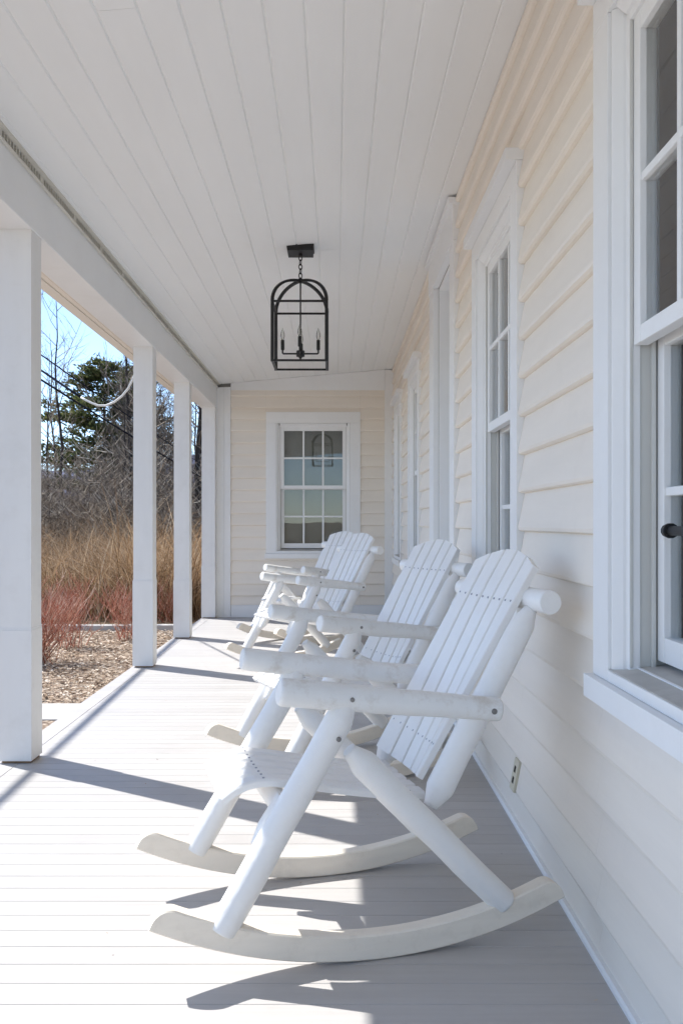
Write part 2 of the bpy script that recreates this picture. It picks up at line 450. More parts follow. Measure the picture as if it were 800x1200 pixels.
C = 0.12
opens_r = [(a + C + 0.02, b - C - 0.02, 0.74, 2.312) for a, b in WIN_R] + [(DOOR[0] + 0.185, DOOR[1] - 0.24, 0, 2.66)]
holes_r = [(a, b, ZS - 0.06, 2.46) for a, b in WIN_R] + [(DOOR[0], DOOR[1], 0, 3.0)]
siding(RW, Y0, FY - 0.0345, 2.90, holes_r, M['siding'], 'siding')
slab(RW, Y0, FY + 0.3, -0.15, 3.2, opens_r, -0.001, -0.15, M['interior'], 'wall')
opens_e = [(WIN_E[0] + C + 0.02, WIN_E[1] - C - 0.02, 0.765, 2.245)]
holes_e = [(WIN_E[0], WIN_E[1], 0.72, 2.40), (-3, -1.225, 0, 4), (0.575, 2, 0, 4), (-3, 3, 0, 0.142), (-3, 3, 2.655, 4)]
siding(EW, -1.55, WX, 2.66, holes_e, M['siding_end'], 'siding')
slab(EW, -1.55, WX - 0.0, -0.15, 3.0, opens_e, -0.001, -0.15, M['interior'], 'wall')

# rooms behind the glass
def room(x0, x1, y0, y1, name):
    mb = MB(); z0, z1 = 0.02, 2.75
    mb.poly([(x1, y0, z0), (x1, y1, z0), (x1, y1, z1), (x1, y0, z1)])
    mb.poly([(x0, y1, z0), (x1, y1, z0), (x1, y1, z1), (x0, y1, z1)])
    mb.poly([(x0, y0, z0), (x1, y0, z0), (x1, y0, z1), (x0, y0, z1)])
    mb.poly([(x0, y0, z1), (x1, y0, z1), (x1, y1, z1), (x0, y1, z1)])
    mb.poly([(x0, y0, z0), (x1, y0, z0), (x1, y1, z0), (x0, y1, z0)], 1)
    if name == 'end_room':
        mb.poly([(x0, y0, z0), (x0, y1, z0), (x0, y1, z1), (x0, y0, z1)])
    return hb(mb, name, [M['interior'], M['interior_floor']])
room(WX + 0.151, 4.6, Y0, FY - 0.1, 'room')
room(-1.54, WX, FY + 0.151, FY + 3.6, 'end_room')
mb = MB()   # outer skin of the house that closes it to the sky
mb.box((-1.56, FY + 0.152, -0.15), (-1.545, FY + 4, 2.9)); mb.box((-1.56, FY + 3.7, -0.15), (5.0, FY + 3.72, 3.3))
mb.box((4.7, Y0, -0.15), (4.72, FY + 4, 3.3)); mb.box((WX, Y0 - 0.02, -0.15), (4.7, Y0 - 0.001, 3.3))
hb(mb, 'outer_wall', M['siding'])

# trims of the two walls
mb = MB()
mb.box((-1.41, 0.0, 0.0), (-1.300, 0.034, 2.69), 0, EW)          # corner board in two steps
mb.box((-1.298, 0.0, 0.0), (-1.225, 0.042, 2.69), 0, EW)
mb.box((0.575, 0.0, 0.0), (WX - 0.0005, 0.034, 2.893), 0, EW)
mb.box((-1.223, 0.0, 0.0), (0.573, 0.0335, 0.140), 0, EW)
prof = [(-1.223, 2.655), (0.573, 2.655), (0.573, ceil_z(0.573) - 0.001), (-1.223, ceil_z(-1.223) - 0.001)]
mb.prism(prof, lambda p, q, t: EW(p, t, q), 0.0, 0.0337)
hb(mb, 'trim', M['trim'], 0.0025)
mb = MB()
for s, e in ((Y0, DOOR[0] - 0.001), (DOOR[1] + 0.001, FY - 0.0346)):
    mb.prism([(0.0, 0.0), (0.039, 0.0), (0.039, 0.009), (0.034, 0.017), (0.0, 0.019)], lambda p, q, t: RW(t, p, q), s, e)
hb(mb, 'base_strip', M['trim'])

# ------------------------------------------------------------------ windows (parts of the house)
def window(fn, a0, a1, zs, zt, cap, loc, label=None):
    w = empty('window', (0, 0, 0), 0, house)
    w.location = Vector(loc) - Vector(house.location)
    if label: w['label'] = label
    B = lambda mb, name, mat, bevel=0.0: hb(mb, name, mat, bevel, w)
    i0, i1 = a0 + C, a1 - C
    hz = zt - (0.085 if cap else 0.13)
    mb = MB()
    mb.box((a0, 0, zs), (i0, 0.035, hz), 0, fn); mb.box((i1, 0, zs), (a1, 0.035, hz), 0, fn)
    mb.box((a0, 0, hz + 0.0008), (a1, 0.035, zt), 0, fn)
    if cap:
        mb.box((a0 - 0.002, 0, zt + 0.001), (a1 + 0.002, 0.075, zt + 0.045), 0, fn)
    # moulding stepping in to the opening
    m0, m1, mz = i0 + 0.042, i1 - 0.042, hz - 0.042
    prof = [(0.0, -0.03), (0.0, 0.026), (0.010, 0.028), (0.028, 0.006), (0.030, -0.002), (0.042, -0.004), (0.042, -0.03)]
    mb.prism(prof, lambda p, q, t: fn(i0 + 0.0008 + p, q, t), zs + 0.03, hz)
    mb.prism(prof, lambda p, q, t: fn(i1 - 0.0008 - p, q, t), zs + 0.03, hz)
    mb.prism(prof, lambda p, q, t: fn(t, q, hz - 0.0008 - p), m0 + 0.001, m1 - 0.001)
    B(mb, 'casing', M['trim'], 0.002)
    mb = MB()   # jamb tracks
    for sgn, e in ((1, m0), (-1, m1)):
        lo = e - sgn * 0.016
        mb.box((lo, -0.15, zs + 0.04), (e - sgn*0.004, -0.0305, mz + 0.02), 0, fn)
        mb.box((e - sgn*0.004, -0.0125, zs + 0.04), (e + sgn*0.003, -0.0045, mz), 0, fn)
        mb.box((e - sgn*0.004, -0.064, zs + 0.04), (e + sgn*0.010, -0.0545, mz), 0, fn)
        mb.box((e - sgn*0.004, -0.150, zs + 0.04), (e + sgn*0.014, -0.116, mz), 0, fn)
    mb.box((m0 + .012, -0.15, mz + 0.002), (m1 - .012, -0.012, mz + 0.022), 0, fn)
    B(mb, 'jamb', M['jamb'], 0.0015)
    mb = MB()   # sill: nosing, front board, sloping top
    mb.box((a0 - 0.012, 0, zs - 0.058), (a1 + 0.012, 0.056, zs - 0.001), 0, fn)
    mb.box((i0, 0, zs), (i1, 0.034, zs + 0.027), 0, fn)
    mb.prism([(0.033, zs + 0.0272), (0.033, zs + 0.030), (-0.15, zs + 0.056), (-0.15, zs + 0.02), (0.0, zs + 0.0272)], lambda p, q, t: fn(t, p, q), m0 - 0.04, m1 + 0.04, 1)
    mb.box((m0, -0.030, zs + 0.036), (m1, -0.022, zs + 0.041), 0, fn)
    B(mb, 'sill', [M['trim'], M['subsill']], 0.002)
    zm = (zs + 0.055 + mz) / 2
    def sash(name, pane, z0, z1, n0, n1, low, extra):
        mb = MB(); st = 0.042; b0 = m0 + 0.004; b1 = m1 - 0.004
        rb, rt = (0.058, 0.034) if low else (0.040, 0.045)
        mb.box((b0, n0, z0), (b0 + st, n1, z1), 0, fn); mb.box((b1 - st, n0, z0), (b1, n1, z1), 0, fn)
        mb.box((b0 + st + .0004, n0, z0), (b1 - st - .0004, n1 - 0.001, z0 + rb), 0, fn)
        mb.box((b0 + st + .0004, n0, z1 - rt), (b1 - st - .0004, n1 - 0.001, z1), 0, fn)
        ga0, ga1, gz0, gz1 = b0 + st, b1 - st, z0 + rb, z1 - rt
        nm = (n0 + n1) / 2
        mu = 0.010
        for k in (1, 2):
            a = ga0 + (ga1 - ga0) * k / 3
            mb.box((a - mu, nm - 0.012, gz0), (a + mu, nm + 0.013, gz1), 0, fn)
        zc = (gz0 + gz1) / 2
        mb.box((ga0, nm - 0.0125, zc - mu), (ga1, nm + 0.0135, zc + mu), 0, fn)
        o = B(mb, name, M['trim'], 0.002)
        g = MB(); g.box((ga0 - 0.005, nm - 0.002, gz0 - 0.005), (ga1 + 0.005, nm + 0.002, gz1 + 0.005), 0, fn)
        B(g, pane, M['glass'])
        return o
    sash('upper_sash', 'upper_pane', zm - 0.012, mz, -0.047, -0.013, False, None)
    sash('lower_sash', 'lower_pane', zs + 0.058, zm + 0.014, -0.104, -0.068, True, None)
    return w, m0, m1, zm, mz, B

WL = ['large sash window at the right edge, with a mauve shade behind it', None, None, None]
W = []
for (a, b), lb in zip(WIN_R, WL):
    W.append(window(RW, a, b, ZS, ZT, True, (WX, (a + b) / 2, ZS), lb))
window(EW, WIN_E[0], WIN_E[1], 0.745, 2.40, False, (sum(WIN_E) / 2, FY, 0.745), 'sash window in the end wall facing down the porch')

# black bar with a pointed finial on the lower sash of the near window
w3, m0, m1, zm, mz, B = W[0]
mb = MB()
zb = 1.083; n = -0.053
mb.tube([RW(m1 - 0.06 - 0.30, n, zb), RW(m1 - 0.06 - 0.066, n, zb)], 0.011, 12)
mb.tube([RW(m1 - 0.06 - 0.072, n, zb), RW(m1 - 0.06 - 0.062, n, zb), RW(m1 - 0.06 - 0.058, n, zb), RW(m1 - 0.06 - 0.048, n, zb), RW(m1 - 0.06 - 0.036, n, zb), RW(m1 - 0.06 - 0.026, n, zb)], [0.017, 0.017, 0.010, 0.015, 0.007, 0.002], 12)
mb.box((m1 - 0.06 - 0.30, -0.072, zb - 0.012), (m1 - 0.06 - 0.26, n, zb + 0.012), 0, RW)
mb.box((m1 - 0.06 - 0.11, -0.09, zb - 0.006), (m1 - 0.06 - 0.10, n, zb + 0.006), 0, RW)
B(mb, 'bar', M['black'])

# ------------------------------------------------------------------ door (part of the house)
door = empty('door', (0, 0, 0), 0, house); door.location = Vector((WX, 5.55, 0)) - Vector(house.location)
d0, d1 = DOOR[0] + 0.185, DOOR[1] - 0.24
mb = MB()
mb.box((DOOR[0], 0, 0.001), (d0, 0.038, 2.66), 0, RW); mb.box((d1, 0, 0.001), (DOOR[1], 0.038, 2.66), 0, RW)
mb.box((DOOR[0], 0, 2.661), (DOOR[1], 0.044, 2.885), 0, RW)
mb.box((DOOR[0] - 0.02, 0, 2.855), (DOOR[1] + 0.02, 0.07, 2.889), 0, RW)
hb(mb, 'casing', M['trim'], 0.003, door)
mb = MB()
mb.box((d0, -0.45, 0.0), (d0 + 0.02, -0.001, 2.66), 0, RW); mb.box((d1 - 0.02, -0.45, 0.0), (d1, -0.001, 2.66), 0, RW)
mb.box((d0 + 0.02, -0.45, 2.64), (d1 - 0.02, -0.001, 2.66), 0, RW)
mb.box((d0 + 0.02, -0.45, 0.0), (d1 - 0.02, 0.02, 0.025), 0, RW)
hb(mb, 'reveal', M['trim'], 0.002, door)
mb = MB()
mb.box((d0 + 0.02, -0.44, 0.026), (d1 - 0.02, -0.40, 2.64), 0, RW)
for za, zb2 in ((0.2, 0.9), (1.05, 1.9), (2.0, 2.5)):
    for aa, ab in ((d0 + 0.09, (d0 + d1) / 2 - 0.04), ((d0 + d1) / 2 + 0.04, d1 - 0.09)):
        mb.box((aa, -0.40, za), (ab, -0.392, zb2), 0, RW)
hb(mb, 'door_leaf', M['trim'], 0.003, door)

# ------------------------------------------------------------------ window shade and curtain behind the near window
t = empty('window_shade', (WX + 0.07, 1.73, 1.60))
tag(t, 'mauve grey folded fabric shade hanging behind the upper panes of the near window', 'window shade')
mb = MB()
a0, a1 = 1.366, 2.087
zz = 1.57
while zz < 2.16:
    mb.prism([(-0.064, zz), (-0.056, zz + 0.006), (-0.061, zz + 0.105), (-0.068, zz + 0.1195), (-0.074, zz + 0.1195), (-0.068, zz + 0.008)], lambda p, q, tt: RW(tt, p, q), a0, a1)
    zz += 0.12
o = mb.build('shade_fabric', M['shade']); o.parent = t; o.matrix_parent_inverse = Matrix.Translation(-Vector(t.location))
mb = MB(); mb.box((a0, -0.100, 2.254), (a1, -0.054, 2.28), 0, RW)
o = mb.build('head_rail', M['jamb'], None, 0.003); o.parent = t; o.matrix_parent_inverse = Matrix.Translation(-Vector(t.location))

t = empty('curtain', (WX + 0.24, 1.73, 0.76))
tag(t, 'dark grey pleated curtain behind the lower panes of the near window', 'curtain')
mb = MB(); rg = []
for i in range(90):
    a = 1.10 + 1.22 * i / 89
    rg.append((a, -0.24 + 0.022 * math.sin(i * 0.75) + 0.008 * math.sin(i * 0.31)))
for (p, q), (p2, q2) in zip(rg[:-1], rg[1:]):
    mb.poly([RW(p, q, 0.66), RW(p2, q2, 0.66), RW(p2, q2, 1.56), RW(p, q, 1.56)], 0, True)
    mb.poly([RW(p, q - .003, 0.66), RW(p2, q2 - .003, 0.66), RW(p2, q2 - .003, 1.56), RW(p, q - .003, 1.56)], 0, True)
o = mb.build('curtain_cloth', M['curtain']); o.parent = t; o.matrix_parent_inverse = Matrix.Translation(-Vector(t.location))
mb = MB(); mb.tube([RW(1.08, -0.24, 1.565), RW(2.36, -0.24, 1.565)], 0.008, 10)
o = mb.build('curtain_rod', M['black']); o.parent = t; o.matrix_parent_inverse = Matrix.Translation(-Vector(t.location))

# ------------------------------------------------------------------ wall outlet
t = empty('electrical_outlet', (WX - 0.0225, 3.30, 0.172)); t.rotation_euler = (0, R(11), 0)
tag(t, 'small ivory electrical outlet low on the cream wall behind the nearest rocking chair', 'outlet')
mb = MB(); mb.box((-0.007, -0.036, -0.058), (0.008, 0.036, 0.058)); mb.build('cover_plate', M['outlet'], t, 0.003)
for dz in (-0.02, 0.02):
    mb = MB()
    mb.box((-0.0076, -0.013, dz - 0.012), (-0.0068, 0.013, dz + 0.012), 0)
    mb.build('socket', M['dark'], t, 0.001)

# ------------------------------------------------------------------ ROCKING CHAIRS
def make_chair():
    t = empty('rocking_chair')
    def log(mb, p0, p1, r0, r1, e0='flat', e1='flat', mat=0, seed=0, sides=20, bow=0.0):
        p0 = Vector(p0); p1 = Vector(p1); d = (p1 - p0); Ln = d.length; d.normalize()
        side = d.orthogonal().normalized()
        st = []
        def add(s, r): st.append((s, r))
        if e0 == 'cone':
            for s, k in ((0, .52), (0.012, .60), (0.05, .97), (0.06, 1.0)): add(s, r0 * k)
        elif e0 == 'round':
            for s, k in ((0, .80), (0.003, .92), (0.008, .985), (0.014, 1.0)): add(s, r0 * k)
        else:
            for s, k in ((0, .93), (0.004, .99), (0.010, 1.0)): add(s, r0 * k)
        n = 9
        for i in range(1, n): 
            f = i / n; add(0.065 + (Ln - 0.13) * f, r0 + (r1 - r0) * f)
        if e1 == 'cone':
            for s, k in ((0.06, 1.0), (0.05, .97), (0.012, .60), (0, .52)): add(Ln - s, r1 * k)
        elif e1 == 'round':
            for s, k in ((0.014, 1.0), (0.008, .985), (0.003, .92), (0, .80)): add(Ln - s, r1 * k)
        else:
            for s, k in ((0.010, 1.0), (0.004, .99), (0, .93)): add(Ln - s, r1 * k)
        st.sort(key=lambda q: q[0])
        rnd = random.Random(seed); ph = rnd.uniform(0, 6)
        pts = [p0 + d * s + side * (bow * math.sin(math.pi * s / Ln) + 0.0012 * math.sin(s * 23 + ph)) for s, r in st]
        rad = [r * (1 + 0.012 * math.sin(s * 31 + ph * 2)) for s, r in st]
        mb.tube(pts, rad, sides, mat, True, 0.011, seed)
    def bolt(mb, p, ydir, r=0.0065):
        y0 = p[1]
        mb.tube([(p[0], y0 - ydir*0.004, p[2]), (p[0], y0 + ydir*0.002, p[2]), (p[0], y0 + ydir*0.004, p[2])], [r, r, r*0.7], 10, 0)
    YS = 0.275
    for sd in (1, -1):
        # rocker: curved board
        mb = MB(); uc, Rr, th, hw = -0.136, 1.315, 0.064, 0.0225
        us = sorted([-0.635 + (0.455 + 0.635) * i / 36 for i in range(37)] + [-0.635 + e for e in (.0015, .004, .008, .013, .018, .024, .037)] + [0.455 - e for e in (.0015, .004, .008, .013, .018, .024, .037)])
        def zb(u): return Rr - math.sqrt(Rr*Rr - (u - uc)**2)
        def nr(u): a = (u - uc) / Rr; return (-a, math.sqrt(max(0, 1 - a*a)))
        rings = []
        for i, u in enumerate(us):
            e = min(u - us[0], us[-1] - u)
            tt = th * (0.36 + 0.64 * math.sqrt(max(0.0, 1 - (1 - min(1, e / 0.040))**2)))
            nx, nz = nr(u); b = zb(u)
            c = 0.004
            q = [(-hw, c), (-hw + c, 0), (hw - c, 0), (hw, c), (hw, tt - c), (hw - c, tt), (-hw + c, tt), (-hw, tt - c)]
            rings.append([(u + nx * k, sd * YS + yy, b + nz * k) for yy, k in q])
        mb.rings(rings, 0, True, False)
        mb.build('rocker', M['rocker'], t)
        # front leg
        mb = MB(); log(mb, (0.280, sd*YS, 0.112), (-0.045, sd*YS, 0.655), 0.037, 0.036, 'flat', 'cone', seed=3 + sd)
        lg = mb.build('front_leg', M['chair'], t)
        mb = MB(); bolt(mb, (-0.004, sd*(YS + 0.0365), 0.565), sd); mb.build('bolt', M['bolt'], lg)
        # rear leg / brace
        mb = MB(); log(mb, (-0.468, sd*YS, 0.095), (-0.040, sd*YS, 0.528), 0.0355, 0.036, 'flat', 'cone', seed=5 + sd)
        mb.build('rear_leg', M['chair'], t)
        # arm
        mb = MB(); log(mb, (0.140, sd*YS, 0.684), (-0.452, sd*YS, 0.607), 0.035, 0.031, 'round', 'flat', seed=7 + sd, bow=0.003)
        ar = mb.build('armrest', M['arm'], t)
        mb = MB(); bolt(mb, (-0.040, sd*(YS + 0.0335), 0.660), sd, 0.006); mb.build('bolt', M['bolt'], ar)
        mb = MB(); bolt(mb, (-0.425, sd*(YS + 0.031), 0.609), sd, 0.0078); mb.build('bolt', M['bolt'], ar)
        # back post
        mb = MB(); log(mb, (-0.285, sd*0.209, 0.345), (-0.580, sd*0.209, 0.865), 0.0375, 0.0345, 'cone', 'cone', seed=9 + sd)
        mb.build('back_post', M['chair'], t)
        # short stub that carries the seat
        mb = MB(); log(mb, (0.185, sd*0.208, 0.285), (0.105, sd*0.208, 0.398), 0.027, 0.028, 'cone', 'flat', seed=11 + sd)
        mb.build('seat_support', M['chair'], t)
    mb = MB(); log(mb, (-0.596, 0.290, 0.887), (-0.596, -0.290, 0.887), 0.0325, 0.0305, 'flat', 'flat', seed=21); mb.build('top_rail', M['chair'], t)
    mb = MB(); log(mb, (-0.383, 0.2, 0.480), (-0.383, -0.2, 0.480), 0.029, 0.028, 'cone', 'cone', seed=22); mb.build('back_rail', M['chair'], t)
    mb = MB(); log(mb, (0.118, 0.262, 0.379), (0.118, -0.262, 0.379), 0.029, 0.029, 'cone', 'cone', seed=23); mb.build('front_crossbar', M['chair'], t)
    mb = MB(); log(mb, (-0.245, 0.262, 0.322), (-0.245, -0.262, 0.322), 0.029, 0.029, 'cone', 'cone', seed=24); mb.build('rear_crossbar', M['chair'], t)
    # seat: slats from front to back, rolled over the front edge
    prof = [(0.268, 0.396), (0.252, 0.408), (0.232, 0.420), (0.205, 0.431), (0.175, 0.437), (0.14, 0.4375), (0.08, 0.428), (0.0, 0.412), (-0.08, 0.396), (-0.16, 0.382), (-0.23, 0.374), (-0.285, 0.371)]
    def offs(pr, th):
        out = []
        for i, (u, z) in enumerate(pr):
            a = pr[max(0, i-1)]; b = pr[min(len(pr)-1, i+1)]
            dx, dz = b[0]-a[0], b[1]-a[1]; l = math.hypot(dx, dz)
            nx, nz = dz / l, -dx / l
            if nz > 0: nx, nz = -nx, -nz
            out.append((u + nx*th, z + nz*th))
        return out
    low = offs(prof, 0.020)
    mb = MB(); n = 5; Wd = 0.356; sw = Wd / n
    for k in range(n):
        y0 = -Wd/2 + k*sw + 0.0075; y1 = -Wd/2 + (k+1)*sw - 0.0075
        ym = (y0 + y1) / 2; dish = 0.004 * (ym / (Wd/2))**2; c = 0.005
        rings = []
        for (u, z), (lu, lz) in zip(prof, low):
            eu, ez = (lu - u) * c/0.020, (lz - z) * c/0.020
            rings.append([(u, y0 + c, z + dish), (u, y1 - c, z + dish), (u + eu, y1, z + ez + dish), (lu, y1, lz + dish), (lu, y0, lz + dish), (u + eu, y0, z + ez + dish)])
        mb.rings(rings, 0, True, False)
        for u, z in ((0.155, 0.4385), (-0.245, 0.373)):
            for dy in (-0.017, 0.017):
                mb.tube([(u, ym + dy, z + dish - 0.004), (u, ym + dy, z + dish + 0.0012)], 0.0032, 8, 1)
    mb.build('seat', [M['chair'], M['screw']], t)
    # back: five slats on a shallow curve, tops cut to an arch
    mb = MB(); Wd = 0.36; sw = Wd / n; rnd = random.Random(4)
    dirv = Vector((-0.515, 0, 0.857)); nb = Vector((-0.857, 0, -0.515))
    for k in range(n):
        ym = -Wd/2 + (k + 0.5) * sw
        def pt(y, s, depth):
            cv = 0.044 * (1 - (y / (Wd/2))**2) * (1 - 0.85 * min(1.0, s / 0.55))
            fan = 1.0 + 0.10 * (s / 0.7)
            p = Vector((-0.250, y * fan, 0.408)) + dirv * s + nb * (cv + depth)
            return p
        def top(y): return 0.668 + 0.052 * (1 - (abs(y) / (Wd/2))**1.8)
        ya = ym - sw/2 + 0.0042; yb = ym + sw/2 - 0.0042; c = 0.003
        rings = []
        S = [0.012, 0.1, 0.3, 0.5, 0.6]
        for i, s in enumerate(S + [None]):
            sa = top(ya) if s is None else s; sb = top(yb) if s is None else s
            rings.append([pt(ya + c, sa, 0), pt(yb - c, sb, 0), pt(yb, sb, c), pt(yb, sb, 0.021), pt(ya, sa, 0.021), pt(ya, sa, c)])
        mb.rings(rings, 0, True, False)
        for s in (0.110, 0.555):
            for dy in (-0.017, 0.017):
                a = pt(ym + dy, s, 0.002); b = pt(ym + dy, s, -0.0012)
                mb.tube([a, b], 0.0032, 8, 1)
    mb.build('backrest', [M['chair'], M['screw']], t)
    return t

def children(o): return [c for c in bpy.data.objects if c.parent is o]
def copy_tree(o, parent=None):
    c = o.copy(); COL.objects.link(c)
    if parent: c.parent = parent
    for ch in children(o): copy_tree(ch, c)
    return c
GR = 'white log rocking chairs in a row on the porch'
proto = make_chair()
CH = [((-0.079, 2.507), 15.5, 'white log rocking chair nearest the viewer, its rocker beside the wall outlet'),
      ((-0.062, 4.02), 26.0, 'second white log rocking chair, directly behind the nearest one and below the door side window'),
      ((-0.31, 6.85), 33.0, 'third white log rocking chair, small, just in front of the farthest chair'),
      ((-0.37, 8.25), 42.0, 'farthest white log rocking chair, mostly hidden, closest to the end wall window')]
for i, ((x, y), th, lb) in enumerate(CH):
    o = proto if i == 0 else copy_tree(proto)
    o.location = (x, y, 0.0015); o.rotation_euler = (0, 0, R(180 + th))
    tag(o, lb, 'rocking chair', GR)

# ------------------------------------------------------------------ LANTERN
LX, LY = -0.22, 5.63
lz = ceil_z(LX)
lan = empty('lantern', (LX, LY, lz))
tag(lan, 'black open cage lantern with four candle bulbs hanging from the porch ceiling', 'lantern')
mb = MB(); mb.box((-0.08, -0.08, -0.034), (0.08, 0.08, 0.006)); mb.box((-0.086, -0.086, -0.008), (0.086, 0.086, 0.004))
mb.tube([(0, 0, -0.034), (0, 0, -0.05)], 0.012, 12)
mb.build('canopy', M['black'], lan, 0.003)
Zb, Zs_, Za = 2.088 - lz, 2.462 - lz, 2.622 - lz       # bottom, spring, apex
mb = MB()
def torus(mb, c, rx, rz, r, ang):
    pts = [Vector(c) + Vector((math.cos(ang) * rx * math.cos(a), math.sin(ang) * rx * math.cos(a), rz * math.sin(a))) for a in [2*math.pi*i/18 for i in range(19)]]
    mb.tube(pts, r, 8, 0, False)
ztop, zbot = -0.046, Za + 0.02
k = 5; step = (ztop - zbot) / k
for i in range(k):
    torus(mb, (0, 0, ztop - step * (i + 0.5)), 0.011, step * 0.62, 0.0032, (0.5, 2.1)[i % 2])
mb.build('chain', M['black'], lan)
mb = MB(); hw = 0.165; b = 0.010
for sx in (-1, 1):
    for sy in (-1, 1):
        mb.box((sx*hw - b, sy*hw - b, Zb), (sx*hw + b, sy*hw + b, Zs_))
        # arched rib from the corner to the apex
        pr = []
        for i in range(13):
            a = math.pi/2 * i / 12
            pr.append((math.cos(a), Zs_ + (Za - Zs_) * math.sin(a)))
        rings = []
        tdir = Vector((-sy, sx, 0)).normalized()
        for i, (q, z) in enumerate(pr):
            cpt = Vector((sx*hw*q, sy*hw*q, z)); a = math.pi/2 * i / 12
            nrm = (Vector((sx, sy, 0)).normalized() * math.cos(a) * 0.9 + Vector((0, 0, 1)) * (math.sin(a) + 0.1)).normalized()
            rings.append([cpt + tdir*0.0085 + nrm*0.008, cpt - tdir*0.0085 + nrm*0.008, cpt - tdir*0.0085 - nrm*0.008, cpt + tdir*0.0085 - nrm*0.008])
        mb.rings(rings, 0, True, False)
for z, hh in ((Zb + 0.006, 0.006), (Zs_ - 0.006, 0.006)):
    for s in (-1, 1):
        mb.box((-hw + b, s*hw - 0.007, z - hh), (hw - b, s*hw + 0.007, z + hh))
        mb.box((s*hw - 0.007, -hw + b, z - hh), (s*hw + 0.007, hw - b, z + hh))
mb.tube([(0, 0, Za - 0.012), (0, 0, Za + 0.012), (0, 0, Za + 0.022)], [0.014, 0.014, 0.006], 12)
mb.build('cage', M['black'], lan, 0.0012)
zh = 2.165 - lz
mb = MB()
mb.tube([(0, 0, zh + 0.02), (0, 0, Za)], 0.005, 10)
mb.tube([(0, 0, zh - 0.034), (0, 0, zh - 0.026), (0, 0, zh - 0.02), (0, 0, zh - 0.018), (0, 0, zh + 0.018), (0, 0, zh + 0.022)], [0.004, 0.010, 0.012, 0.026, 0.026, 0.008], 14)
for a in range(4):
    c, s = math.cos(a * math.pi/2), math.sin(a * math.pi/2)
    mb.tube([(c*0.02, s*0.02, zh), (c*0.108, s*0.108, zh), (c*0.112, s*0.112, zh + 0.004), (c*0.112, s*0.112, zh + 0.03)], 0.0055, 8)
mb.build('candelabra', M['black'], lan)
for a in range(4):
    c, s = math.cos(a * math.pi/2) * 0.112, math.sin(a * math.pi/2) * 0.112
    mb = MB(); mb.tube([(c, s, zh + 0.022), (c, s, zh + 0.028), (c, s, zh + 0.085)], [0.008, 0.0115, 0.0115], 12)
    cs = mb.build('candle_sleeve', M['candle'], lan)
    mb = MB(); mb.tube([(c, s, zh + 0.0855 + h_) for h_ in (0, 0.010, 0.025, 0.042, 0.058, 0.070, 0.078)], [0.006, 0.010, 0.0135, 0.012, 0.0075, 0.003, 0.001], 12)
    mb.build('bulb', M['bulb'], cs)

# ------------------------------------------------------------------ GROUND
GZ = -0.15
mb = MB()
mb.poly([(-3000, -3000, GZ), (3000, -3000, GZ), (3000, 4000, GZ), (-3000, 4000, GZ)])
tag(mb.build('ground', M['ground']), kind='structure')
mb = MB()
mb.poly([(-7.0, 6.16, GZ + 0.006), (EDGE + 0.03, 6.16, GZ + 0.006), (EDGE + 0.03, 10.3, GZ + 0.006), (-7.0, 10.3, GZ + 0.006)])
mb.poly([(-7.0, Y0 - 0.04, GZ + 0.006), (EDGE + 0.03, Y0 - 0.04, GZ + 0.006), (EDGE + 0.03, 5.64, GZ + 0.006), (-7.0, 5.64, GZ + 0.006)])
tag(mb.build('mulch_bed', M['mulch']), kind='structure')
mb = MB(); mb.box((-9, 5.65, GZ - 0.02), (EDGE + 0.018, 6.15, GZ + 0.012))
tag(mb.build('path', M['concrete'], None, 0.004), kind='structure')
mb = MB(); mb.poly([(-9, -14, GZ + 0.008), (6, -14, GZ + 0.008), (6, Y0 - 0.05, GZ + 0.008), (-9, Y0 - 0.05, GZ + 0.008)])  # unseen pale paving, added behind the camera to bounce light into the porch
tag(mb.build('bounce_pavement', M['concrete']), kind='structure')
mb = MB()
x = -9.0; rnd = random.Random(2)
while x < -1.7:
    L_ = rnd.uniform(0.7, 1.1)
    mb.box((x, 10.32 + rnd.uniform(-.01, .01), GZ - 0.02), (x + L_ - 0.012, 10.45, GZ + 0.075 + rnd.uniform(-.006, .006)))
    x += L_
tag(mb.build('kerb', M['concrete'], None, 0.008), kind='structure')
# loose bark chips
mb = MB(); rnd = random.Random(5)
for i in range(24000):
    y = rnd.uniform(6.2, 10.28); x = rnd.uniform(-5.2, EDGE - 0.01)
    if x > -393/1050*y + 0.6 + 3: continue
    s = rnd.uniform(0.005, 0.020); w = s * rnd.uniform(0.25, 0.55); a = rnd.uniform(0, 6.28); tl = rnd.uniform(-.5, .5)
    ca, sa = math.cos(a), math.sin(a); z = GZ + 0.012 + rnd.random() * 0.018
    P = [(-s, -w), (s, -w*0.7), (s*0.9, w), (-s*0.8, w*0.8)]
    mb.poly([(x + p*ca - q*sa, y + p*sa + q*ca, z + p*tl*0.5 + q*0.4) for p, q in P])
tag(mb.build('bark_chips', M['chip'], fix=False), 'loose tan bark chips spread over the garden bed beside the porch', 'bark mulch', kind='stuff')

mb = MB(); rnd = random.Random(31)
for i in range(70):
    x = rnd.uniform(EDGE + .05, WX - .08); y = rnd.uniform(1.4, 8.5); a = rnd.uniform(0, 6.28)
    L_ = rnd.uniform(.002, .006); w_ = L_ * rnd.uniform(.3, .7)
    ca, sa = math.cos(a), math.sin(a)
    mb.poly([(x + p*ca - q*sa, y + p*sa + q*ca, .0012 + h_) for p, q, h_ in ((-L_, 0, 0), (0, -w_, .001), (L_, 0, .002), (0, w_, .0005))])
tag(mb.build('leaf_litter', M['chip'], fix=False), 'tiny scraps of dry leaf scattered over the porch boards', 'leaf litter', kind='stuff')

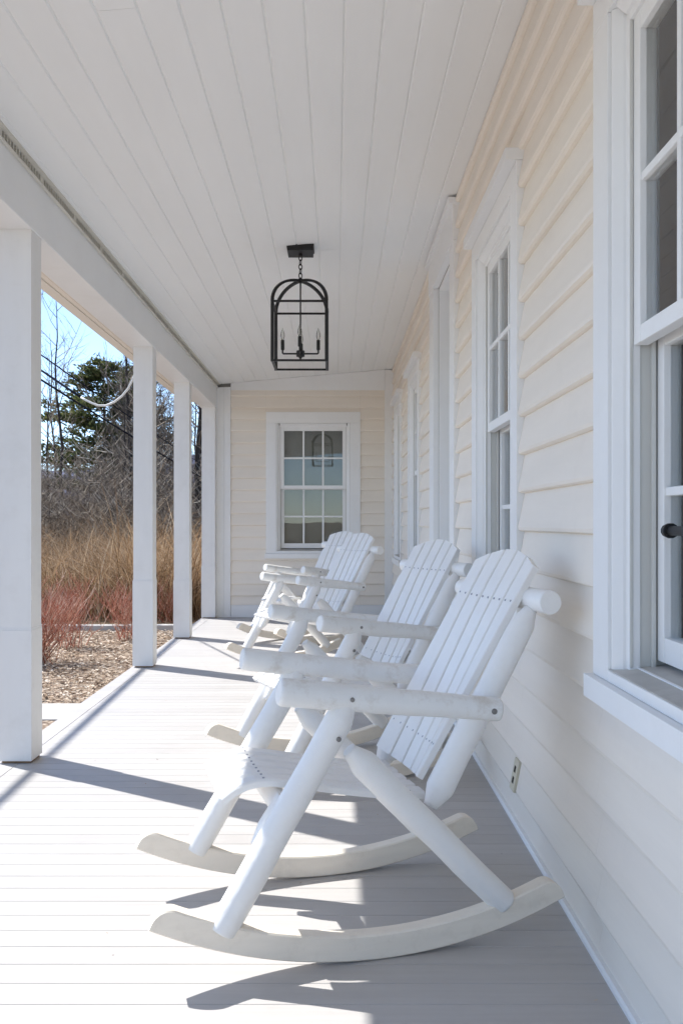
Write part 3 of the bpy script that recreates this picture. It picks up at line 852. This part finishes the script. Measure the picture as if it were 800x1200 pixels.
# ------------------------------------------------------------------ PLANTS
def blade(mb, base, h, az, lean, w, segs=3, mat=0):
    """a thin curved ribbon of grass"""
    bx, by, bz = base
    ca, sa = math.cos(az), math.sin(az); n = len(mb.v)
    face = az + 1.2 + (hash((round(bx*97), round(by*89))) % 100) / 60.0
    wx, wy = math.cos(face) * w, math.sin(face) * w
    for i in range(segs + 1):
        t = i / segs
        r = lean * t * t; z = h * (t - 0.28 * abs(lean) / max(h, .1) * t * t * t)
        k = 1 - 0.85 * t
        mb.v.append((bx + ca*r - wx*k, by + sa*r - wy*k, bz + z)); mb.v.append((bx + ca*r + wx*k, by + sa*r + wy*k, bz + z))
    for i in range(segs):
        mb.face((n+2*i, n+2*i+1, n+2*i+3, n+2*i+2), mat)

def twig(mb, p0, p1, r0, r1, mat=0):
    p0 = Vector(p0); p1 = Vector(p1); d = (p1 - p0)
    if d.length < 1e-5: return
    u = d.orthogonal().normalized(); w = d.normalized().cross(u); n = len(mb.v)
    for p, r in ((p0, r0), (p1, r1)):
        for k in range(3):
            a = 2.0944 * k; mb.v.append(tuple(p + (u*math.cos(a) + w*math.sin(a)) * r))
    for k in range(3):
        j = (k + 1) % 3; mb.face((n+k, n+j, n+3+j, n+3+k), mat, True)

def grass_field(name, n, xr, yr, hr, mat, seed, label, cat):
    rnd = random.Random(seed); mb = MB(); c = 0
    while c < n:
        # tufts
        tx = rnd.uniform(*xr); ty = yr[0] + (yr[1] - yr[0]) * rnd.random() ** 1.35
        if tx > -1.75: continue
        nz = noise.noise(Vector((tx * .55, ty * .45, 3.1))); nz2 = noise.noise(Vector((tx * .2, ty * .2, 7.7)))
        if nz < -.28 and rnd.random() < .75: continue
        th = rnd.uniform(*hr) * (0.82 + 0.55 * nz + .35 * nz2); paz = 2.5 * nz2 * 3 + rnd.gauss(0, .5)
        if rnd.random() < .22:   # a pale broken reed that arches over
            az = rnd.uniform(0, 6.28); blade(mb, (tx, ty, GZ), th * rnd.uniform(.8, 1.25), az, th * rnd.uniform(.6, 1.7), rnd.uniform(.008, .014), 6)
        for _ in range(rnd.randint(9, 16)):
            az = paz + rnd.gauss(0, 1.3); h = th * rnd.uniform(0.55, 1.1)
            blade(mb, (tx + rnd.gauss(0, .16), ty + rnd.gauss(0, .16), GZ), h, az, rnd.uniform(0.2, 1.7) * h, rnd.uniform(0.003, 0.009), 4)
            c += 1
    return tag(mb.build(name, M[mat], fix=False), label, cat, kind='stuff')
grass_field('dry_grass', 38000, (-15, -1.75), (11.5, 26), (0.95, 1.95), 'grass', 11, 'tall tan dry grass filling the meadow beyond the garden kerb', 'grass')

def shrub(name, loc, n, h, spread, mat, seed, label, cat, group=None):
    t = empty(name, loc); tag(t, label, cat, group)
    rnd = random.Random(seed); mb = MB()
    for i in range(n):
        az = rnd.uniform(0, 6.28); lean = rnd.uniform(0.1, 1.0) * spread; hh = h * rnd.uniform(0.6, 1.05)
        b = Vector((rnd.gauss(0, .07), rnd.gauss(0, .07), 0)); prev = b; r = rnd.uniform(0.003, 0.0055)
        for s in range(1, 6):
            f = s / 5
            p = b + Vector((math.cos(az)*lean*f**1.2 + rnd.gauss(0, .018), math.sin(az)*lean*f**1.2 + rnd.gauss(0, .018), hh * f))
            twig(mb, prev, p, r*(1.1 - 0.8*(f-.2)), r*(1.1 - 0.8*f))
            if s >= 2:
                for _ in range(rnd.randint(1, 3)):
                    a2 = rnd.uniform(0, 6.28); l = rnd.uniform(0.08, 0.24)
                    q = p + Vector((math.cos(a2)*l*0.55, math.sin(a2)*l*0.55, l*0.85)); twig(mb, p, q, r*0.5, r*0.25)
                    if rnd.random() < .5:
                        a3 = a2 + rnd.uniform(-1, 1); l2 = l*.6
                        m_ = p.lerp(q, .5); twig(mb, m_, m_ + Vector((math.cos(a3)*l2*.6, math.sin(a3)*l2*.6, l2*.7)), r*.4, r*.2)
            prev = p
    mb.build('stems', M[mat], t, fix=False)
    return t
shrub('dogwood_shrub', (-2.66, 7.95, GZ), 95, 0.62, 0.58, 'redtwig', 1, 'large bushy red twigged shrub in the mulch beside the nearest post', 'shrub', 'red twigged shrubs')
shrub('dogwood_shrub', (-2.63, 8.95, GZ), 24, 0.55, 0.32, 'redtwig', 2, 'sparse red twigged shrub in the mulch behind the large bushy one', 'shrub', 'red twigged shrubs')
shrub('dogwood_shrub', (-2.22, 9.55, GZ), 26, 0.52, 0.34, 'redtwig', 3, 'small red twigged shrub in front of the pale kerb beside the second post', 'shrub', 'red twigged shrubs')
for i in range(8):
    shrub('dogwood_shrub', (-5.6 + i*0.5 + random.uniform(-.1, .1), 11.0 + random.uniform(-.25, .35), GZ), 18, random.uniform(.26, .40), 0.34, 'redtwig', 20 + i,
          'red twigged shrub in the low hedge behind the pale kerb', 'shrub', 'red twigged hedge behind the kerb')

# ------------------------------------------------------------------ TREES
def tree_mesh(h, r, seed, dense=1.0, lowest=0.25):
    rnd = random.Random(seed); tr = MB(); cr = MB()
    pts = []; rad = []
    x = y = 0.0
    for i in range(11):
        t = i / 10; x += rnd.gauss(0, .02) * h * 0.35; y += rnd.gauss(0, .02) * h * 0.35
        pts.append(Vector((x, y, h * t))); rad.append(max(0.008, r * (1 - 0.92 * t)))
    tr.tube(pts, rad, 7)
    def grow(p, d, l, rr, lev):
        if lev > 3 or l < 0.15: return
        q = p; seg = 3
        for s in range(seg):
            d2 = (d + Vector((rnd.gauss(0, .16), rnd.gauss(0, .16), rnd.gauss(.06, .12)))).normalized()
            e = q + d2 * (l / seg); twig(cr, q, e, rr * (1 - s*.22), rr * (1 - (s+1)*.22))
            q = e; d = d2
            if lev < 3:
                for _ in range(rnd.choice((1, 1, 2))):
                    ax = Vector((rnd.gauss(0, 1), rnd.gauss(0, 1), rnd.gauss(0, .6))).normalized()
                    grow(q, (d * 0.75 + ax * 0.7 + Vector((0, 0, .15))).normalized(), l * rnd.uniform(.4, .62), rr * .55, lev + 1)
    nb = int(16 * dense)
    for i in range(nb):
        t = lowest + (0.97 - lowest) * (i + rnd.random()) / nb
        k = min(9, int(t * 10)); p = pts[k].lerp(pts[k+1], t*10 - k)
        a = rnd.uniform(0, 6.28)
        grow(p, Vector((math.cos(a), math.sin(a), rnd.uniform(.5, 1.2))).normalized(), h * rnd.uniform(.14, .27) * (1.15 - t*.6), rad[k]*.42 + .006, 1)
    return tr, cr
TREES = []
for i, (h, r, d, lw) in enumerate(((9.0, .10, 1.3, .15), (11.0, .13, 1.2, .3), (7.0, .07, 1.4, .1), (12.0, .10, 0.8, .45))):
    tr, cr = tree_mesh(h, r, 40 + i, d, lw)
    t = empty('bare_tree')
    tr.build('trunk', M['bark2'], t); cr.build('crown', M['brush'] if i % 2 else M['bark'], t, fix=False)
    TREES.append(t)
used = set()
def place_tree(k, px, Y, s, label, group, rz):
    """px: where along the view it stands"""
    o = TREES[k] if k not in used else copy_tree(TREES[k])
    used.add(k)
    o.location = ((px - 393) / 1050 * Y, Y, GZ); o.scale = (s, s, s); o.rotation_euler = (0, 0, rz)
    tag(o, label, 'tree', group)
    return o
GT = 'bare trees of the woods beyond the meadow'
for px, Y, sc_, lb in ((57, 33, .62, 'slim dark bare tree touching the edge of the nearest post'), (63, 36, .74, 'slim bare tree between two other slim trees left of the pine'), (233, 33, .9, 'bare tree between the third and last posts')):
    place_tree(3, px, Y, sc_, lb, GT, px * .7)
rnd = random.Random(77)
LT = 'bare grey leafless tree among the crowded woods beyond the dry meadow'
place_tree(3, 70, 31, 0.80, 'tall slender bare tree against the sky just right of the nearest post', GT, 0.3)
place_tree(1, 178, 30, 0.78, 'dark bare tree seen between the second and third posts', GT, 1.3)
for i in range(72):
    Y = rnd.uniform(28, 52); px = rnd.uniform(-160, 250) if i < 56 else rnd.uniform(98, 250)
    k = rnd.choice((0, 0, 1, 2, 2))
    s = rnd.uniform(.6, 1.0) * (0.9 if 60 < px < 100 else 1)
    if px < 82: s *= 0.45
    elif px < 110: s *= 0.72
    place_tree(k, px, Y, s, LT, GT, rnd.uniform(0, 6.28))

# understorey brush
mb = MB(); rnd = random.Random(9)
for i in range(2600):
    Y = rnd.uniform(24.5, 40); X = rnd.uniform(-22, -1.9)
    h = rnd.uniform(1.2, 3.4); az = rnd.uniform(0, 6.28); b = Vector((X, Y, GZ)); prev = b; ln = rnd.uniform(.1, .6) * h
    for s in range(1, 5):
        f = s/4; p = b + Vector((math.cos(az)*ln*f*f + rnd.gauss(0, .08), math.sin(az)*ln*f*f + rnd.gauss(0, .08), h*f))
        twig(mb, prev, p, .014*(1.2-f), .010*(1.2-f))
        for _ in range(3):
            a2 = rnd.uniform(0, 6.28); l = rnd.uniform(.25, .8)
            q = p + Vector((math.cos(a2)*l*.7, math.sin(a2)*l*.7, rnd.uniform(0, .8)*l)); twig(mb, p, q, .008, .004)
            for _ in range(2):
                a3 = rnd.uniform(0, 6.28); twig(mb, q, q + Vector((math.cos(a3)*l*.4, math.sin(a3)*l*.4, l*.35)), .006, .003)
        prev = p
tag(mb.build('brush_thicket', M['brush'], fix=False), 'tangled grey brown leafless brush along the edge of the woods', 'brush', kind='stuff')

# evergreen
def pine(loc, h, rad, seed, label):
    t = empty('pine_tree', loc); tag(t, label, 'tree', 'green pines in the woods')
    rnd = random.Random(seed); tr = MB(); cr = MB()
    tr.tube([(0, 0, h * i / 8) for i in range(9)], [0.16 * (1 - .9 * i/8) for i in range(9)], 8)
    tr.build('trunk', M['bark2'], t)
    z = h * 0.30
    br = MB()
    while z < h * 0.99:
        f = (z / h - 0.3) / 0.69
        rr = rad * (1 - f) ** 0.45 * (0.75 + 0.35 * rnd.random()) + 0.15
        for k in range(rnd.randint(4, 6)):
            a = rnd.uniform(0, 6.28); l = rr * rnd.uniform(.55, 1.1)
            e = Vector((math.cos(a)*l, math.sin(a)*l, z + l * rnd.uniform(-.08, .22)))
            b = Vector((0, 0, z)); twig(br, b, e, .03, .01)
            m = int(20 + l * 48)
            for _ in range(m):
                q = rnd.uniform(.25, 1.05); p = b.lerp(e, q) + Vector((rnd.gauss(0, .16), rnd.gauss(0, .16), rnd.gauss(.05, .09)))
                d = Vector((math.cos(a) + rnd.gauss(0, .8), math.sin(a) + rnd.gauss(0, .8), rnd.uniform(.0, .9))).normalized()
                L_ = rnd.uniform(.14, .32); w = d.orthogonal().normalized(); w.rotate(Quaternion(d, rnd.uniform(0, 6.28)))
                cr.poly([p - w*.015, p + d*L_*.5 - w*.05, p + d*L_, p + d*L_*.5 + w*.05])
        z += h * rnd.uniform(.022, .036)
    br.build('branches', M['bark2'], t, fix=False)
    cr.build('needles', M['needle'], t, fix=False)
pine(((122 - 393) / 1050 * 42, 42, GZ), 8.8, 3.9, 3, 'broad green pine rising above the bare woods between the first two posts')
pine(((158 - 393) / 1050 * 47, 47, GZ), 9.4, 2.2, 4, 'darker green pine half hidden by the second post')

# far hill
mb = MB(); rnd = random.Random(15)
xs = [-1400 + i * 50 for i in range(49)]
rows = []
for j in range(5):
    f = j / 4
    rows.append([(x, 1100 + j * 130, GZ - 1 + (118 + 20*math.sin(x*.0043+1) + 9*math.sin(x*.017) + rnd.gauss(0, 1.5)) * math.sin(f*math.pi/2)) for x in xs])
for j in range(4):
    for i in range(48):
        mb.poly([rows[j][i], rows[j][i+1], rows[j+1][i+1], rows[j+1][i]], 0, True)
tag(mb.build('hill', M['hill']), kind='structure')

# ------------------------------------------------------------------ WIRES
def sag(p, q, s, n=24):
    p = Vector(p); q = Vector(q)
    return [p.lerp(q, i/n) - Vector((0, 0, s * 4 * (i/n) * (1 - i/n))) for i in range(n + 1)]
def drop(X, Yr, zr, k, ya, yb): return [(X, y, zr - k * (y - Yr) + 0.0006 * (y - Yr) ** 2) for y in [ya + (yb - ya) * i / 30 for i in range(31)]]
mb = MB(); mb.tube(drop(-4.1, 12.55, 3.443, .045, -12, 40), .010, 6)
tag(mb.build('power_line', M['wire']), 'upper thin black power line crossing the sky above the pines', 'power line', 'power lines over the garden')
mb = MB(); mb.tube(drop(-3.7, 11.33, 2.90, .048, -12, 40), .0135, 6)
tag(mb.build('power_line', M['wire']), 'lowest thick black power line crossing in front of the pine', 'power line', 'power lines over the garden')
def at(x, y, Y): return ((x - 393) / 1050 * Y, Y, 1.1 - (y - 613) / 1050 * Y)
t = empty('service_cable', at(150, 440, 7.6)); tag(t, 'white drooping cable loop hanging from the eave behind the second post', 'cable')
scr = [(160, 432), (155, 446), (150, 455.5), (143, 464), (134, 471), (124, 475.3), (115, 475), (107, 472), (100, 468.5), (95, 465.5)]
mb = MB(); mb.tube([at(x, y, 7.6 + i*.02) for i, (x, y) in enumerate(scr)], .0095, 8)
o = mb.build('loop', M['white_cable']); o.parent = t; o.matrix_parent_inverse = Matrix.Translation(-Vector(t.location))
mb = MB(); mb.tube(sag(at(95, 465.5, 7.78), (-9.6, 20, 6.75), .05), .011, 6)
o = mb.build('feed_wire', M['wire']); o.parent = t; o.matrix_parent_inverse = Matrix.Translation(-Vector(t.location))

# ------------------------------------------------------------------ LIGHT, SKY, CAMERA
EL, AZ = 48.8, 33.0
to_sun = Vector((-math.cos(R(AZ)) * math.cos(R(EL)), math.sin(R(AZ)) * math.cos(R(EL)), math.sin(R(EL))))
sl = bpy.data.lights.new('sun', 'SUN'); sl.energy = 3.3; sl.angle = R(0.5); sl.color = (1.0, 0.98, 0.94)
so = bpy.data.objects.new('sun', sl); COL.objects.link(so); so.location = (-20, 20, 30)
so.rotation_euler = (-to_sun).to_track_quat('-Z', 'Y').to_euler()
w = bpy.data.worlds.new('World'); scene.world = w; w.use_nodes = True
nt = w.node_tree; bg = nt.nodes['Background']
sk = nt.nodes.new('ShaderNodeTexSky'); sk.sky_type = 'NISHITA'; sk.sun_disc = False
sk.sun_elevation = R(EL); sk.sun_rotation = R(-(90 - AZ)); sk.air_density = 0.65; sk.dust_density = 0.15; sk.ozone_density = 1.6
nt.links.new(sk.outputs[0], bg.inputs['Color']); bg.inputs['Strength'].default_value = 0.135

cd = bpy.data.cameras.new('camera'); co = bpy.data.objects.new('camera', cd); COL.objects.link(co)
co.location = (0, 0, 1.1); co.rotation_euler = (R(90), 0, 0)
cd.sensor_fit = 'HORIZONTAL'; cd.sensor_width = 36.0; cd.lens = 1050 / 800 * 36
cd.shift_x = 7 / 800; cd.shift_y = 13 / 800
cd.clip_start = 0.05; cd.clip_end = 8000
scene.camera = co
scene.render.resolution_x, scene.render.resolution_y = 682, 1024
vs = scene.view_settings
vs.view_transform = 'Standard'; vs.look = 'None'; vs.exposure = 1.2; vs.gamma = 1.0; vs.use_curve_mapping = False
scene.render.engine = 'CYCLES'
cy = scene.cycles
cy.max_bounces = 14; cy.diffuse_bounces = 7; cy.glossy_bounces = 5; cy.transparent_max_bounces = 16
cy.use_denoising = True
try: cy.denoiser = 'OPENIMAGEDENOISE'
except Exception: pass
cy.sample_clamp_indirect = 8
